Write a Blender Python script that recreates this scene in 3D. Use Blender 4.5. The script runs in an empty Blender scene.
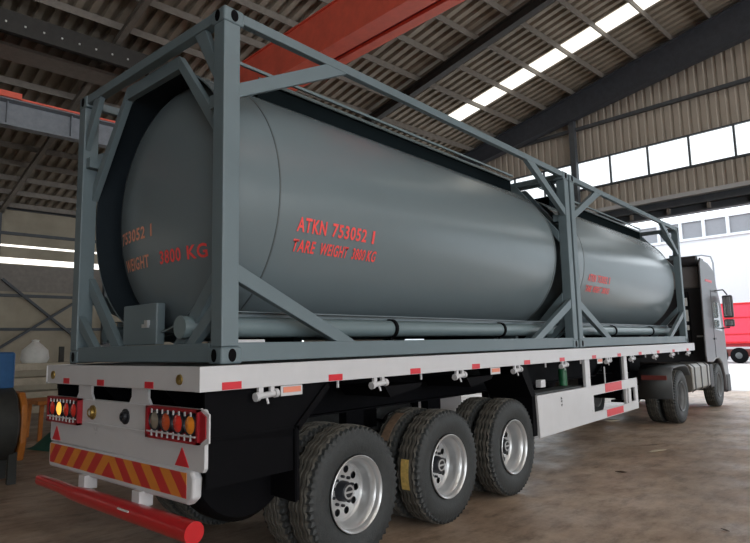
import bpy, bmesh, math, random
from mathutils import Vector, Matrix
random.seed(7)
PI = math.pi
SC = bpy.context.scene
COL = SC.collection
G = 1.655                      # height of the trailer deck above the floor
# ------------------------------------------------------------------ camera
def look(yaw, pitch, roll):
    f = Vector((math.sin(yaw)*math.cos(pitch), math.cos(yaw)*math.cos(pitch), math.sin(pitch)))
    r = Vector((math.cos(yaw), -math.sin(yaw), 0)); u = r.cross(f)
    r2 = r*math.cos(roll)+u*math.sin(roll); u2 = -r*math.sin(roll)+u*math.cos(roll)
    m = Matrix((r2, u2, -f)).transposed()
    return m.to_4x4()
CAM = Vector((4.6383, -2.3568, 0.10555+G))
cd = bpy.data.cameras.new('camera'); cam = bpy.data.objects.new('camera', cd); COL.objects.link(cam)
cd.sensor_fit = 'HORIZONTAL'; cd.sensor_width = 36; cd.lens = 36*592.08/750
cd.clip_start = .05; cd.clip_end = 600
cam.matrix_world = Matrix.Translation(CAM) @ look(-0.71248, 0.123635, -0.022779)
SC.camera = cam
# ------------------------------------------------------------------ exposure, world, light
SC.view_settings.view_transform = 'Standard'; SC.view_settings.look = 'None'
SC.view_settings.gamma = 1; SC.view_settings.use_curve_mapping = False
SC.view_settings.exposure = 0.72
wd = bpy.data.worlds.new('overcast_sky'); SC.world = wd; wd.use_nodes = True
bg = wd.node_tree.nodes['Background']; bg.inputs[0].default_value = (.86, .94, 1, 1); bg.inputs[1].default_value = 2.2
HROT = math.radians(-5.0)
HM = Matrix.Translation((CAM.x, CAM.y, 0)) @ Matrix.Rotation(HROT, 4, 'Z')   # hall frame: u across, v along
E_SKYL = 5.0      # added skylight strips, out of view
E_RWIN = 5.0      # windows of the right wall
E_LWIN = 1.1      # left window bands
E_BACK = 1.2

def area(name, loc, rot, sx, sy, power, color=(1, 1, 1)):
    l = bpy.data.lights.new(name, 'AREA'); l.shape = 'RECTANGLE'; l.size = sx; l.size_y = sy; l.energy = power; l.color = color
    o = bpy.data.objects.new(name, l); COL.objects.link(o); o.matrix_world = HM @ Matrix.Translation(loc) @ rot.to_4x4(); return o

# ------------------------------------------------------------------ materials
def srgb(c):
    return tuple(((x/255)/12.92 if x/255 <= .04045 else ((x/255+.055)/1.055)**2.4) for x in c)+(1,)
def lin(*c): return tuple(c)+(1,)
def mat(name, col, rough=.5, metal=0, noise=0, nscale=6, bump=0, bscale=30, emis=None, estr=0, coat=0, spec=None, rvar=0):
    m = bpy.data.materials.new(name); m.use_nodes = True; nt = m.node_tree; N = nt.nodes; L = nt.links
    b = N['Principled BSDF']; b.inputs['Base Color'].default_value = col; b.inputs['Roughness'].default_value = rough
    b.inputs['Metallic'].default_value = metal
    if coat: b.inputs['Coat Weight'].default_value = coat; b.inputs['Coat Roughness'].default_value = .1
    if spec is not None: b.inputs['Specular IOR Level'].default_value = spec
    tc = N.new('ShaderNodeTexCoord')
    if noise or rvar:
        n = N.new('ShaderNodeTexNoise'); n.inputs['Scale'].default_value = nscale; n.inputs['Detail'].default_value = 8; n.inputs['Roughness'].default_value = .65
        L.new(tc.outputs['Object'], n.inputs['Vector'])
        if noise:
            mp = N.new('ShaderNodeMapRange'); mp.inputs['From Min'].default_value = .3; mp.inputs['From Max'].default_value = .7
            mp.inputs['To Min'].default_value = 1-noise; mp.inputs['To Max'].default_value = 1+noise
            L.new(n.outputs['Fac'], mp.inputs['Value'])
            mx = N.new('ShaderNodeMix'); mx.data_type = 'RGBA'; mx.blend_type = 'MULTIPLY'; mx.inputs['Factor'].default_value = 1
            mx.inputs['A'].default_value = col; L.new(mp.outputs['Result'], mx.inputs['B']); L.new(mx.outputs['Result'], b.inputs['Base Color'])
        if rvar:
            m2 = N.new('ShaderNodeMapRange'); m2.inputs['From Min'].default_value = .3; m2.inputs['From Max'].default_value = .7
            m2.inputs['To Min'].default_value = max(0, rough-rvar); m2.inputs['To Max'].default_value = min(1, rough+rvar)
            L.new(n.outputs['Fac'], m2.inputs['Value']); L.new(m2.outputs['Result'], b.inputs['Roughness'])
    if bump:
        n2 = N.new('ShaderNodeTexNoise'); n2.inputs['Scale'].default_value = bscale; n2.inputs['Detail'].default_value = 5
        L.new(tc.outputs['Object'], n2.inputs['Vector'])
        bp = N.new('ShaderNodeBump'); bp.inputs['Strength'].default_value = bump; bp.inputs['Distance'].default_value = .02
        L.new(n2.outputs['Fac'], bp.inputs['Height']); L.new(bp.outputs['Normal'], b.inputs['Normal'])
    if emis: b.inputs['Emission Color'].default_value = emis; b.inputs['Emission Strength'].default_value = estr
    return m
M = {}
M['frame'] = mat('frame_grey_paint', lin(.125, .168, .188), .45, noise=.06, nscale=3, rvar=.08)
M['tank'] = mat('tank_grey_paint', lin(.150, .188, .205), .26, noise=.02, nscale=1)
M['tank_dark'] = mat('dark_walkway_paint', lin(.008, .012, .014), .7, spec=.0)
M['skirt_shade'] = mat('dark_navy_skirt_shade', lin(.014, .02, .026), .7, spec=.1)  # shade inside the skirt, put into the colour
M['seam'] = mat('weld_seam_paint', lin(.07, .085, .09), .5)
M['tube'] = mat('tube_grey_paint', lin(.15, .20, .215), .33, noise=.05)
M['white'] = mat('white_trailer_paint', lin(.56, .56, .58), .35, noise=.04, nscale=4, rvar=.08)
M['black'] = mat('black_chassis_paint', lin(.004, .004, .005), .5, noise=.2, spec=.03)
M['blackmat'] = mat('black_plastic', lin(.004, .004, .005), .6, noise=.15, spec=.05)
M['red'] = mat('red_bumper_paint', lin(.50, .013, .018), .28, noise=.06, coat=.4)
M['redtape'] = mat('red_reflective_tape', lin(.62, .02, .035), .35)
M['lampred'] = mat('red_lamp_housing', lin(.30, .010, .018), .35)
M['taildull'] = mat('dusty_tail_lamp', lin(.16, .035, .03), .5)
M['dullrim'] = mat('dusty_steel_rim', lin(.16, .165, .17), .6, metal=.2, noise=.15)
M['redtext'] = mat('red_stencil_paint', lin(.92, .085, .08), .5)
M['paletext'] = mat('pale_red_stencil_paint', lin(.80, .33, .20), .5)
M['orange'] = mat('orange_label', lin(.75, .25, .16), .5)
M['tyre'] = mat('tyre_rubber', lin(.025, .028, .029), .62, noise=.25, nscale=20, bump=.2, bscale=60)
M['tread'] = mat('tread_rubber', lin(.075, .070, .060), .8, noise=.3, nscale=25)
M['rim'] = mat('silver_rim', lin(.55, .56, .57), .35, metal=.65, noise=.05)
M['hub'] = mat('dark_hub', lin(.02, .022, .028), .4, metal=.3)
M['amber'] = mat('amber_lens', lin(.8, .25, .02), .15, coat=.5)
M['orangelens'] = mat('orange_lens', lin(.45, .07, .02), .15, coat=.5)
M['redlens'] = mat('red_lens', lin(.65, .03, .02), .15, coat=.5)
M['clear'] = mat('clear_lens', lin(.30, .27, .22), .12, metal=.4)
M['amberlit'] = mat('lit_amber_lens', lin(.9, .4, .05), .2, emis=(1, .5, .08, 1), estr=.7)
M['brass'] = mat('brass_fitting', lin(.35, .24, .07), .3, metal=.8)
M['worn'] = mat('brown_tread_label', lin(.20, .13, .085), .8, noise=.3, nscale=20)
M['gold'] = mat('gold_tape', lin(.60, .42, .13), .6, noise=.3, nscale=30)
M['steel'] = mat('grey_structural_steel', lin(.07, .08, .092), .6, noise=.15)
M['steel_light'] = mat('galvanised_purlin', lin(.19, .17, .15), .6, noise=.15)
M['steel_dark'] = mat('slate_rafter_paint', lin(.05, .058, .075), .6, noise=.2)
M['rafter'] = mat('dark_rafter_paint', lin(.03, .028, .026), .6, noise=.2)
M['roof'] = mat('roof_sheet', lin(.28, .245, .20), .65, noise=.18, nscale=.8)
M['wallsheet'] = mat('wall_sheet', lin(.40, .36, .31), .7, noise=.10, nscale=.6)
M['wallleft'] = mat('left_wall_panel', lin(.34, .30, .23), .75, noise=.22, nscale=.5)
M['crane'] = mat('orange_red_crane_paint', lin(.88, .15, .095), .5, noise=.12, nscale=2)
M['cranegrey'] = mat('blue_grey_runway', lin(.22, .24, .27), .6, noise=.15)
M['blue'] = mat('blue_machine_paint', lin(.02, .10, .26), .45, noise=.15)
M['orangep'] = mat('orange_machine_paint', lin(.50, .17, .03), .5, noise=.2)
M['darkp'] = mat('dark_machine_paint', lin(.03, .032, .03), .6, noise=.25)
M['teal'] = mat('teal_tarp', lin(.02, .10, .075), .6, noise=.2)
M['green'] = mat('green_enamel', lin(.012, .11, .045), .4)
M['beige'] = mat('beige_steel_profile', lin(.42, .38, .30), .6, noise=.15)
M['cab'] = mat('silver_cab_paint', lin(.055, .050, .054), .34, metal=.0, noise=.04, coat=.2)
M['cabdark'] = mat('dark_cab_rear', lin(.03, .03, .034), .55, noise=.15)
M['cablight'] = mat('light_fairing_rear', lin(.20, .19, .19), .6, noise=.08)
M['glass'] = mat('cab_glass', lin(.30, .36, .38), .05, coat=1)
M['alu'] = mat('aluminium_fuel_tank', lin(.24, .225, .20), .4, metal=.5, noise=.08)
M['mudgrey'] = mat('grey_mudguard', lin(.06, .065, .068), .55, noise=.1)
M['mirror'] = mat('mirror_glass', lin(.6, .62, .65), .05, metal=1)
M['trailerred'] = mat('far_red_paint', lin(.62, .035, .07), .5, noise=.05)
M['facade'] = mat('pale_facade', lin(.50, .52, .54), .6, noise=.02)
M['facadegrey'] = mat('grey_facade_glazing', lin(.16, .165, .18), .4, noise=.05)
M['bag'] = mat('white_sack', lin(.65, .66, .64), .7, noise=.1)
M['leaf'] = mat('litter_paper', lin(.55, .48, .36), .8)
M['leafd'] = mat('dark_litter', lin(.09, .055, .035), .8)
def emis_mat(name, col, s):
    return mat(name, lin(.8, .8, .8), .5, emis=col, estr=s)
M['skyl'] = emis_mat('added_skylight_glow', (1, .95, .84, 1), E_SKYL)
M['skyl_end'] = emis_mat('end_skylight_sheet_lit', (1, .97, .86, 1), .80)  # same kind of sheet, glow set lower for the strip in view
M['pane'] = emis_mat('window_pane_daylight', (.88, .96, 1, 1), .78)
M['rpane'] = emis_mat('right_window_daylight', (.93, .97, 1, 1), E_RWIN)
M['lpane'] = emis_mat('left_band_daylight', (1, .95, .88, 1), E_LWIN)

def chevron_mat():
    m = bpy.data.materials.new('red_orange_chevron_tape'); m.use_nodes = True; nt = m.node_tree; N = nt.nodes; L = nt.links
    b = N['Principled BSDF']; b.inputs['Roughness'].default_value = .4
    tc = N.new('ShaderNodeTexCoord'); s = N.new('ShaderNodeSeparateXYZ'); L.new(tc.outputs['Object'], s.inputs[0])
    def mth(op, a, c=None):
        n = N.new('ShaderNodeMath'); n.operation = op
        for i, x in enumerate((a, c)):
            if x is None: continue
            if isinstance(x, (int, float)): n.inputs[i].default_value = x
            else: L.new(x, n.inputs[i])
        return n.outputs[0]
    v = mth('ADD', mth('ABSOLUTE', mth('ADD', s.outputs['X'], .04)), mth('MULTIPLY', s.outputs['Z'], 1.0))
    v = mth('ADD', v, 8.03)
    g = mth('GREATER_THAN', mth('FRACT', mth('DIVIDE', v, .265)), .5)
    mx = N.new('ShaderNodeMix'); mx.data_type = 'RGBA'; L.new(g, mx.inputs['Factor'])
    mx.inputs['A'].default_value = lin(.52, .03, .03); mx.inputs['B'].default_value = lin(.66, .22, .03)
    L.new(mx.outputs['Result'], b.inputs['Base Color']); return m
M['chevron'] = chevron_mat()

def floor_mat():
    m = bpy.data.materials.new('stained_concrete'); m.use_nodes = True; nt = m.node_tree; N = nt.nodes; L = nt.links
    b = N['Principled BSDF']; tc = N.new('ShaderNodeTexCoord')
    def noise(s, d, r=.6, sc=(1, 1, 1)):
        mp = N.new('ShaderNodeMapping'); mp.inputs['Scale'].default_value = sc; L.new(tc.outputs['Object'], mp.inputs['Vector'])
        n = N.new('ShaderNodeTexNoise'); n.inputs['Scale'].default_value = s; n.inputs['Detail'].default_value = d; n.inputs['Roughness'].default_value = r
        L.new(mp.outputs[0], n.inputs['Vector']); return n.outputs['Fac']
    def ramp(f, stops):
        r = N.new('ShaderNodeValToRGB'); L.new(f, r.inputs[0]); e = r.color_ramp.elements
        e[0].position, e[0].color = stops[0]; e[1].position, e[1].color = stops[-1]
        for p, c in stops[1:-1]:
            x = e.new(p); x.color = c
        return r.outputs[0]
    base = ramp(noise(.55, 9, .62), [(.30, lin(.20, .137, .095)), (.5, lin(.35, .255, .185)), (.70, lin(.50, .40, .32))])
    fine = ramp(noise(5, 10, .75, (1, .4, 1)), [(.34, lin(.45, .42, .40)), (.5, lin(1, 1, 1)), (.68, lin(1.35, 1.35, 1.35))])
    mx = N.new('ShaderNodeMix'); mx.data_type = 'RGBA'; mx.blend_type = 'MULTIPLY'; mx.inputs['Factor'].default_value = .9
    L.new(base, mx.inputs['A']); L.new(fine, mx.inputs['B'])
    L.new(mx.outputs['Result'], b.inputs['Base Color'])
    rr = ramp(noise(1.3, 6), [(.35, lin(.38, .38, .38)), (.7, lin(.68, .68, .68))]); L.new(rr, b.inputs['Roughness'])
    bp = N.new('ShaderNodeBump'); bp.inputs['Strength'].default_value = .35; bp.inputs['Distance'].default_value = .01
    L.new(noise(18, 6), bp.inputs['Height']); L.new(bp.outputs['Normal'], b.inputs['Normal'])
    return m
M['floor'] = floor_mat()
M['pavement'] = mat('pale_outdoor_concrete', lin(.50, .48, .47), .7, noise=.12, nscale=.7)

# ------------------------------------------------------------------ mesh helpers
class MB:
    def __init__(s): s.bm = bmesh.new()
    def box(s, x0, x1, y0, y1, z0, z1, rot=None):
        r = bmesh.ops.create_cube(s.bm, size=1)
        c = Vector(((x0+x1)/2, (y0+y1)/2, (z0+z1)/2)); d = (abs(x1-x0), abs(y1-y0), abs(z1-z0))
        for v in r['verts']:
            p = Vector((v.co.x*d[0], v.co.y*d[1], v.co.z*d[2]))
            if rot is not None: p = rot @ p
            v.co = p+c
        return s
    def prism(s, pts, ax, a, b):
        """extrude a 2D polygon along axis ax from a to b; the 2D coords fill the other two axes in order"""
        def P(p, t):
            q = [0, 0, 0]; o = [i for i in range(3) if i != ax]
            q[ax] = t; q[o[0]] = p[0]; q[o[1]] = p[1]; return q
        A = [s.bm.verts.new(P(p, a)) for p in pts]; B = [s.bm.verts.new(P(p, b)) for p in pts]; n = len(pts)
        s.bm.faces.new(A); s.bm.faces.new(B[::-1])
        for i in range(n): s.bm.faces.new((A[i], B[i], B[(i+1) % n], A[(i+1) % n]))
        return s
    def bar(s, p, q, w, h, up=(0, 0, 1)):
        """rectangular bar from p to q; w across, h along up"""
        p = Vector(p); q = Vector(q); d = (q-p).normalized(); up = Vector(up)
        sd = d.cross(up).normalized(); u2 = sd.cross(d).normalized()
        vs = []
        for t in (p, q):
            for a, b in ((-1, -1), (1, -1), (1, 1), (-1, 1)): vs.append(s.bm.verts.new(t+sd*a*w/2+u2*b*h/2))
        F = [(3, 2, 1, 0), (4, 5, 6, 7), (0, 1, 5, 4), (1, 2, 6, 5), (2, 3, 7, 6), (3, 0, 4, 7)]
        for f in F: s.bm.faces.new([vs[i] for i in f])
        return s
    def tube(s, pts, r, n=12, closed=True):
        pts = [Vector(p) for p in pts]; rings = []
        rr = r if isinstance(r, (list, tuple)) else [r]*len(pts)
        prev = None
        for i, p in enumerate(pts):
            d = (pts[min(i+1, len(pts)-1)]-pts[max(i-1, 0)]).normalized()
            if prev is None:
                a = Vector((0, 0, 1)) if abs(d.z) < .9 else Vector((1, 0, 0)); e = d.cross(a).normalized()
            else:
                e = (prev-d*prev.dot(d)).normalized()
            prev = e; g = d.cross(e)
            rings.append([s.bm.verts.new(p+(e*math.cos(2*PI*k/n)+g*math.sin(2*PI*k/n))*rr[i]) for k in range(n)])
        for i in range(len(rings)-1):
            for k in range(n): s.bm.faces.new((rings[i][k], rings[i][(k+1) % n], rings[i+1][(k+1) % n], rings[i+1][k]))
        if closed: s.bm.faces.new(rings[0][::-1]); s.bm.faces.new(rings[-1])
        return s
    def lathe(s, prof, ax=0, n=48, c=(0, 0, 0), closed=False, mod=None):
        """prof: (axial, radius) pairs"""
        o = [i for i in range(3) if i != ax]; rings = []
        for j, (t, r) in enumerate(prof):
            ring = []
            for k in range(n):
                tt, rr = (t, r) if mod is None else mod(j, k, t, r)
                q = [0, 0, 0]; q[ax] = c[ax]+tt; q[o[0]] = c[o[0]]+rr*math.cos(2*PI*k/n); q[o[1]] = c[o[1]]+rr*math.sin(2*PI*k/n)
                ring.append(s.bm.verts.new(q))
            rings.append(ring)
        for i in range(len(rings)-1):
            for k in range(n): s.bm.faces.new((rings[i][k], rings[i][(k+1) % n], rings[i+1][(k+1) % n], rings[i+1][k]))
        if closed:
            s.bm.faces.new(rings[0][::-1]); s.bm.faces.new(rings[-1])
        return s
    def build(s, name, m, parent=None, smooth=False, bevel=0, shift=None, seg=2, angle=40):
        bmesh.ops.remove_doubles(s.bm, verts=s.bm.verts, dist=1e-6)
        bmesh.ops.recalc_face_normals(s.bm, faces=s.bm.faces)
        if shift is not None: bmesh.ops.translate(s.bm, verts=s.bm.verts, vec=Vector(shift))
        me = bpy.data.meshes.new(name); s.bm.to_mesh(me); s.bm.free()
        me.materials.append(m)
        o = bpy.data.objects.new(name, me); COL.objects.link(o)
        if parent is not None: o.parent = parent
        if smooth:
            for p in me.polygons: p.use_smooth = True
            try: me.set_sharp_from_angle(angle=math.radians(angle))
            except Exception: pass
        if bevel:
            b = o.modifiers.new('bevel', 'BEVEL'); b.width = bevel; b.segments = seg; b.limit_method = 'ANGLE'; b.angle_limit = math.radians(40)
        return o
def empty(name, loc=(0, 0, 0), mw=None):
    o = bpy.data.objects.new(name, None); COL.objects.link(o); o.empty_display_size = .2
    if mw is not None: o.matrix_world = mw
    else: o.location = loc
    return o
def tag(o, label, cat, group=None, kind=None):
    o['label'] = label; o['category'] = cat
    if group: o['group'] = group
    if kind: o['kind'] = kind
    return o
def kids(o): return [c for c in bpy.data.objects if c.parent == o]
def copy_tree(o, parent=None):
    c = o.copy(); COL.objects.link(c); c.parent = parent
    for ch in kids(o): copy_tree(ch, c)
    return c
def struct(o, hall=True):
    o['kind'] = 'structure'
    if hall: o.matrix_world = HM
    return o
def text_mesh(body, height, bold=.012, width=None):
    cu = bpy.data.curves.new('txt', 'FONT'); cu.body = body; cu.size = 1; cu.offset = bold; cu.space_character = 1.12; cu.resolution_u = 3
    ob = bpy.data.objects.new('txt', cu); COL.objects.link(ob)
    dg = bpy.context.evaluated_depsgraph_get(); dg.update()
    me = bpy.data.meshes.new_from_object(ob.evaluated_get(dg)); bpy.data.objects.remove(ob)
    bm = bmesh.new(); bm.from_mesh(me); bpy.data.meshes.remove(me)
    xs = [v.co.x for v in bm.verts]; ys = [v.co.y for v in bm.verts]
    h = max(ys)-min(ys); w = max(xs)-min(xs); x0 = min(xs); y0 = min(ys)
    sx = (width/w) if width else height/h
    for v in bm.verts: v.co = Vector(((v.co.x-x0)*sx, (v.co.y-y0)*height/h, 0))
    bmesh.ops.triangulate(bm, faces=bm.faces)
    bmesh.ops.subdivide_edges(bm, edges=[e for e in bm.edges if e.calc_length() > .03], cuts=3)
    return bm

# ================================================================== STRUCTURE (hall frame u, v, z)
ROOF0, PITCH = 13.69, .2
def roofz(u): return ROOF0+PITCH*u if u <= 5 else ROOF0+PITCH*5-PITCH*(u-5)
UL, UR, VB, VE = -29.0, 26.0, -30.0, 21.9
b = MB(); b.bm.faces.new([b.bm.verts.new(p) for p in ((-75, -45, 0), (70, -45, 0), (70, 120, 0), (-75, 120, 0))])
floor = struct(b.build('floor', M['floor']))
pv = MB(); pv.bm.faces.new([pv.bm.verts.new(p) for p in ((-75, 22.3, .004), (70, 22.3, .004), (70, 119, .004), (-75, 119, .004))])
struct(pv.build('pavement', M['pavement']))
# roof sheets, trapezoidal ribs running down the slope
ceil = struct(empty('ceiling'))
def roof_part(ua, ub, va, vb, name='roof_sheet'):
    m = MB(); pr = []; per = .36; v = va
    while v < vb-.01:
        for dv, dz in ((0, 0), (.17, 0), (.19, .13), (.34, .13), (.36, 0)):
            if v+dv < vb-1e-6: pr.append((v+dv, dz))
        v += per
    pr.append((vb, 0))
    A = [m.bm.verts.new((ua, p, roofz(ua)+.13+d)) for p, d in pr]; B = [m.bm.verts.new((ub, p, roofz(ub)+.13+d)) for p, d in pr]
    for i in range(len(pr)-1): m.bm.faces.new((A[i], A[i+1], B[i+1], B[i]))
    return m.build(name, M['roof'], ceil)
SK0, SK1 = 18.3, 19.12
roof_part(UL, 5, VB, SK0); roof_part(UL, 5, SK1, VE+.3)
roof_part(UL, -14.43, SK0, SK1)
roof_part(5, UR, VB, VE+.3)
o = MB().prism([(-14.43, roofz(-14.43)+.10), (5, roofz(5)+.10), (5, roofz(5)+.14), (-14.43, roofz(-14.43)+.14)], 1, SK0, SK1).build('skylight_panel', M['skyl_end'], ceil)
for va, ua, ub in ((0.0, 6, 22), (6, 6, 22), (12, 6, 22), (-6, 6, 22)):   # unseen glowing strips, added to light the hall
    MB().prism([(ua, roofz(ua)+.02), (ub, roofz(ub)+.02), (ub, roofz(ub)+.06), (ua, roofz(ua)+.06)], 1, va, va+1).build('skylight_panel', M['skyl'], ceil)
u = UL+.6
while u < UR:
    z = roofz(u)
    MB().box(u-.018, u+.018, VB, VE, z-.08, z+.125).build('purlin', M['steel_light'], ceil)
    u += 1.27
def rafter(v, d0, d1, w=.28, m='rafter'):
    # tapered welded frame, deeper towards the ridge
    q = MB()
    for ua, ub in ((UL, 5), (5, UR)):
        da, db = (d0, d1) if ua < 0 else (d1, d0)
        q.prism([(ua, roofz(ua)-.1), (ub, roofz(ub)-.1), (ub, roofz(ub)-.1-db), (ua, roofz(ua)-.1-da)], 1, v-.02, v+.02)
        q.prism([(ua, roofz(ua)-.1-da), (ub, roofz(ub)-.1-db), (ub, roofz(ub)-.13-db), (ua, roofz(ua)-.13-da)], 1, v-w/2, v+w/2)
        q.prism([(ua, roofz(ua)-.1), (ub, roofz(ub)-.1), (ub, roofz(ub)-.13), (ua, roofz(ua)-.13)], 1, v-w/2, v+w/2)
    return q.build('rafter', M[m], ceil)
rafter(21.6, .15, 1.6, .35, 'steel_dark'); rafter(15.15, .22, .38, .26); rafter(5.8, .12, .2, .16, 'steel_light'); rafter(-4.5, .45, .9); rafter(-16, .45, .9)
# longitudinal trussed tie above the left aisle, with pale dots painting light through rivet holes
MB().box(-17.0, -15.9, -20, 7.2, 10.02, 10.10).box(-15.95, -15.85, -20, 7.2, 9.55, 10.1).build('tie_beam', M['rafter'], ceil)
MB().box(-17.9, -17.0, -20, 7.2, 9.72, 9.80).build('gutter_channel', M['steel_light'], ceil)
q = MB()
for k in range(12): q.box(-15.85, -15.82, 1.8+k*.42, 1.84+k*.42, 9.76, 9.80)
q.build('light_dot_row', M['bag'], ceil)

# end wall with window strip and wide door opening
def sheet_wall(q, u0, u1, z0f, z1f, v, per=.30, dep=.04):
    u = u0; pts = []
    while u < u1-1e-6:
        for du, dd in ((0, 0), (.17*per/.3, 0), (.20*per/.3, dep), (.27*per/.3, dep)):
            if u+du < u1: pts.append((u+du, dd))
        u += per
    pts.append((u1, 0))
    A = [q.bm.verts.new((p, v+d, z0f(p))) for p, d in pts]; B = [q.bm.verts.new((p, v+d, z1f(p))) for p, d in pts]
    for i in range(len(pts)-1): q.bm.faces.new((A[i], A[i+1], B[i+1], B[i]))
HD = 6.72; WB, WT = 7.72, 8.78
we = struct(empty('wall_end'))
q = MB(); sheet_wall(q, UL, 5, lambda u: WT, lambda u: roofz(u)+.1, VE+.1); sheet_wall(q, 5, UR, lambda u: WT, lambda u: roofz(u)+.1, VE+.1)
sheet_wall(q, UL, UR, lambda u: HD, lambda u: WB, VE+.1)
sheet_wall(q, UL, -21, lambda u: 0, lambda u: HD, VE+.1); sheet_wall(q, 8, UR, lambda u: 0, lambda u: HD, VE+.1)
q.build('wall_sheeting', M['wallsheet'], we)
MB().box(UL, UR, VE-.1, VE+.06, 10.10, 10.22).build('girt', M['steel'], we)
MB().box(-21.2, 8.2, VE-.30, VE+.25, 6.30, 6.36).box(-21.2, 8.2, VE-.02, VE+.04, 6.05, 6.72).box(-21.2, 8.2, VE-.25, VE+.1, 6.02, 6.08).build('door_header', M['steel'], we)
MB().box(-21.2, 8.2, VE-.34, VE+.06, 6.60, 6.74).build('header_rail', M['facade'], we)
q = MB()
for k in range(22): q.box(-20.5+k*1.3, -20.42+k*1.3, VE-.2, VE, 6.08, 6.3)
q.build('header_bracket', M['steel_light'], we)
for uc in (-10.85, 3.5, -21.1, 8.1):
    MB().box(uc-.11, uc+.11, VE-.22, VE+.0, 0 if uc in (-21.1, 8.1) else 6.7, roofz(uc)-.3).build('column', M['steel'], we)
w1 = struct(empty('window_1'))
MB().box(UL+.3, UR-.3, VE+.10, VE+.12, WB, WT).build('pane', M['pane'], w1)
q = MB().box(UL+.3, UR-.3, VE+.0, VE+.12, WB-.07, WB).box(UL+.3, UR-.3, VE+.0, VE+.12, WT, WT+.05)
k = -9.49
while k > UL+.5: k -= 1.41
while k < UR-.5:
    q.box(k-.03, k+.03, VE+.02, VE+.10, WB, WT); k += 1.41
q.build('window_frame', M['steel'], w1)
# left wall: sheeting, window bands, girts, brace
wl = struct(empty('wall_left'))
q = MB()
for z0, z1 in ((0, 5.60), (5.86, 6.33), (6.43, 8.0)): q.box(UL-.1, UL, VB, VE, z0, z1)
q.build('wall_panel', M['wallleft'], wl)
for z in (8.0, 6.9, 4.22, 2.78): MB().box(UL, UL+.14, VB, VE, z-.06, z+.06).build('girt', M['steel'], wl)
MB().box(UL, UL+.04, VB, VE, 4.4, 5.55).build('wall_upper_band', M['steel_light'], wl)
for a, c in (((UL+.2, 6.0, 4.9), (UL+.2, 9.6, 1.9)), ((UL+.2, 5.6, 1.7), (UL+.2, 9.8, 4.6))):
    MB().bar(a, c, .10, .16, (1, 0, 0)).build('cross_brace', M['steel'], wl)
for v in (-12, -6, 5.7, 10.3, 15.8): MB().box(UL, UL+.3, v-.15, v+.15, 0, roofz(UL)-.1).build('column', M['steel'], wl)
w2 = struct(empty('window_2'))
MB().box(UL-.08, UL-.04, VB, VE, 5.60, 5.86).build('pane', M['lpane'], w2)
w3 = struct(empty('window_3'))
MB().box(UL-.08, UL-.04, VB, VE, 6.33, 6.43).build('pane', M['lpane'], w3)
# right wall and back wall (behind the photographer)
wr = struct(empty('wall_right'))
MB().box(UR, UR+.1, VB, VE, 0, 2.5).box(UR, UR+.1, VB, VE, 7.5, 9.8).build('wall_panel', M['wallsheet'], wr)
w4 = struct(empty('window_4'))
MB().box(UR+.02, UR+.06, VB, VE, 2.5, 7.5).build('pane', M['rpane'], w4)
q = MB(); v = VB
while v < VE: q.box(UR-.03, UR+.02, v-.04, v+.04, 2.5, 7.5); v += 1.5
q.build('window_frame', M['steel'], w4)
wb = struct(empty('wall_back'))
q = MB(); sheet_wall(q, UL, 5, lambda u: 0, lambda u: roofz(u)+.1, VB); sheet_wall(q, 5, UR, lambda u: 0, lambda u: roofz(u)+.1, VB)
q.build('wall_sheeting', M['wallsheet'], wb)

# ================================================================== OVERHEAD CRANE
cr = empty('overhead_crane', mw=HM)
tag(cr, 'orange-red double girder overhead crane spanning the hall above the front tank', 'crane')
def girder_prof(q, u0, u1, v0, v1, z0, z1): q.box(u0, u1, v0, v1, z0, z1)
MB().prism([(-18.6, 9.1), (-17.6, 8.98), (12, 8.98), (12, 10.02), (-15.6, 10.02), (-18.6, 9.45)], 1, 8.78, 9.15).box(-17.6, 12, 8.72, 9.2, 8.95, 8.98).box(-15.6, 12, 8.72, 9.2, 10.02, 10.05).build('main_girder', M['crane'], cr)
MB().box(-18.6, 12, 9.42, 9.70, 9.0, 9.35).build('auxiliary_girder', M['crane'], cr)
MB().box(-18.6, 12, 9.2, 9.42, 9.08, 9.12).build('walkway_plate', M['lampred'], cr)
MB().box(-18.95, -18.35, 7.0, 11.2, 9.06, 9.5).build('end_carriage', M['crane'], cr)
rw = empty('crane_runway', mw=HM)
tag(rw, 'blue-grey crane runway girder along the left aisle with a red conductor rail', 'crane runway')
MB().box(-18.95, -18.90, VB, 21, 8.25, 8.9).box(-19.1, -18.6, VB, 21, 8.9, 8.94).box(-19.05, -18.75, VB, 21, 8.2, 8.25).build('runway_girder', M['cranegrey'], rw)
for k in range(24): MB().box(-18.90, -18.75, -20+k*1.7, -19.97+k*1.7, 8.25, 8.9).build('stiffener', M['cranegrey'], rw)
MB().box(-18.58, -18.50, -20, 4.1, 8.93, 9.10).build('conductor_rail', M['crane'], rw)
MB().box(-18.60, -18.55, 4.1, 20, 8.93, 8.98).build('conductor_bar', M['crane'], rw)
for v in (-14, -4.5, 15.8): MB().box(-19.1, -18.7, v-.2, v+.2, 0, 8.2).build('support_column', M['steel'], rw)

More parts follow.
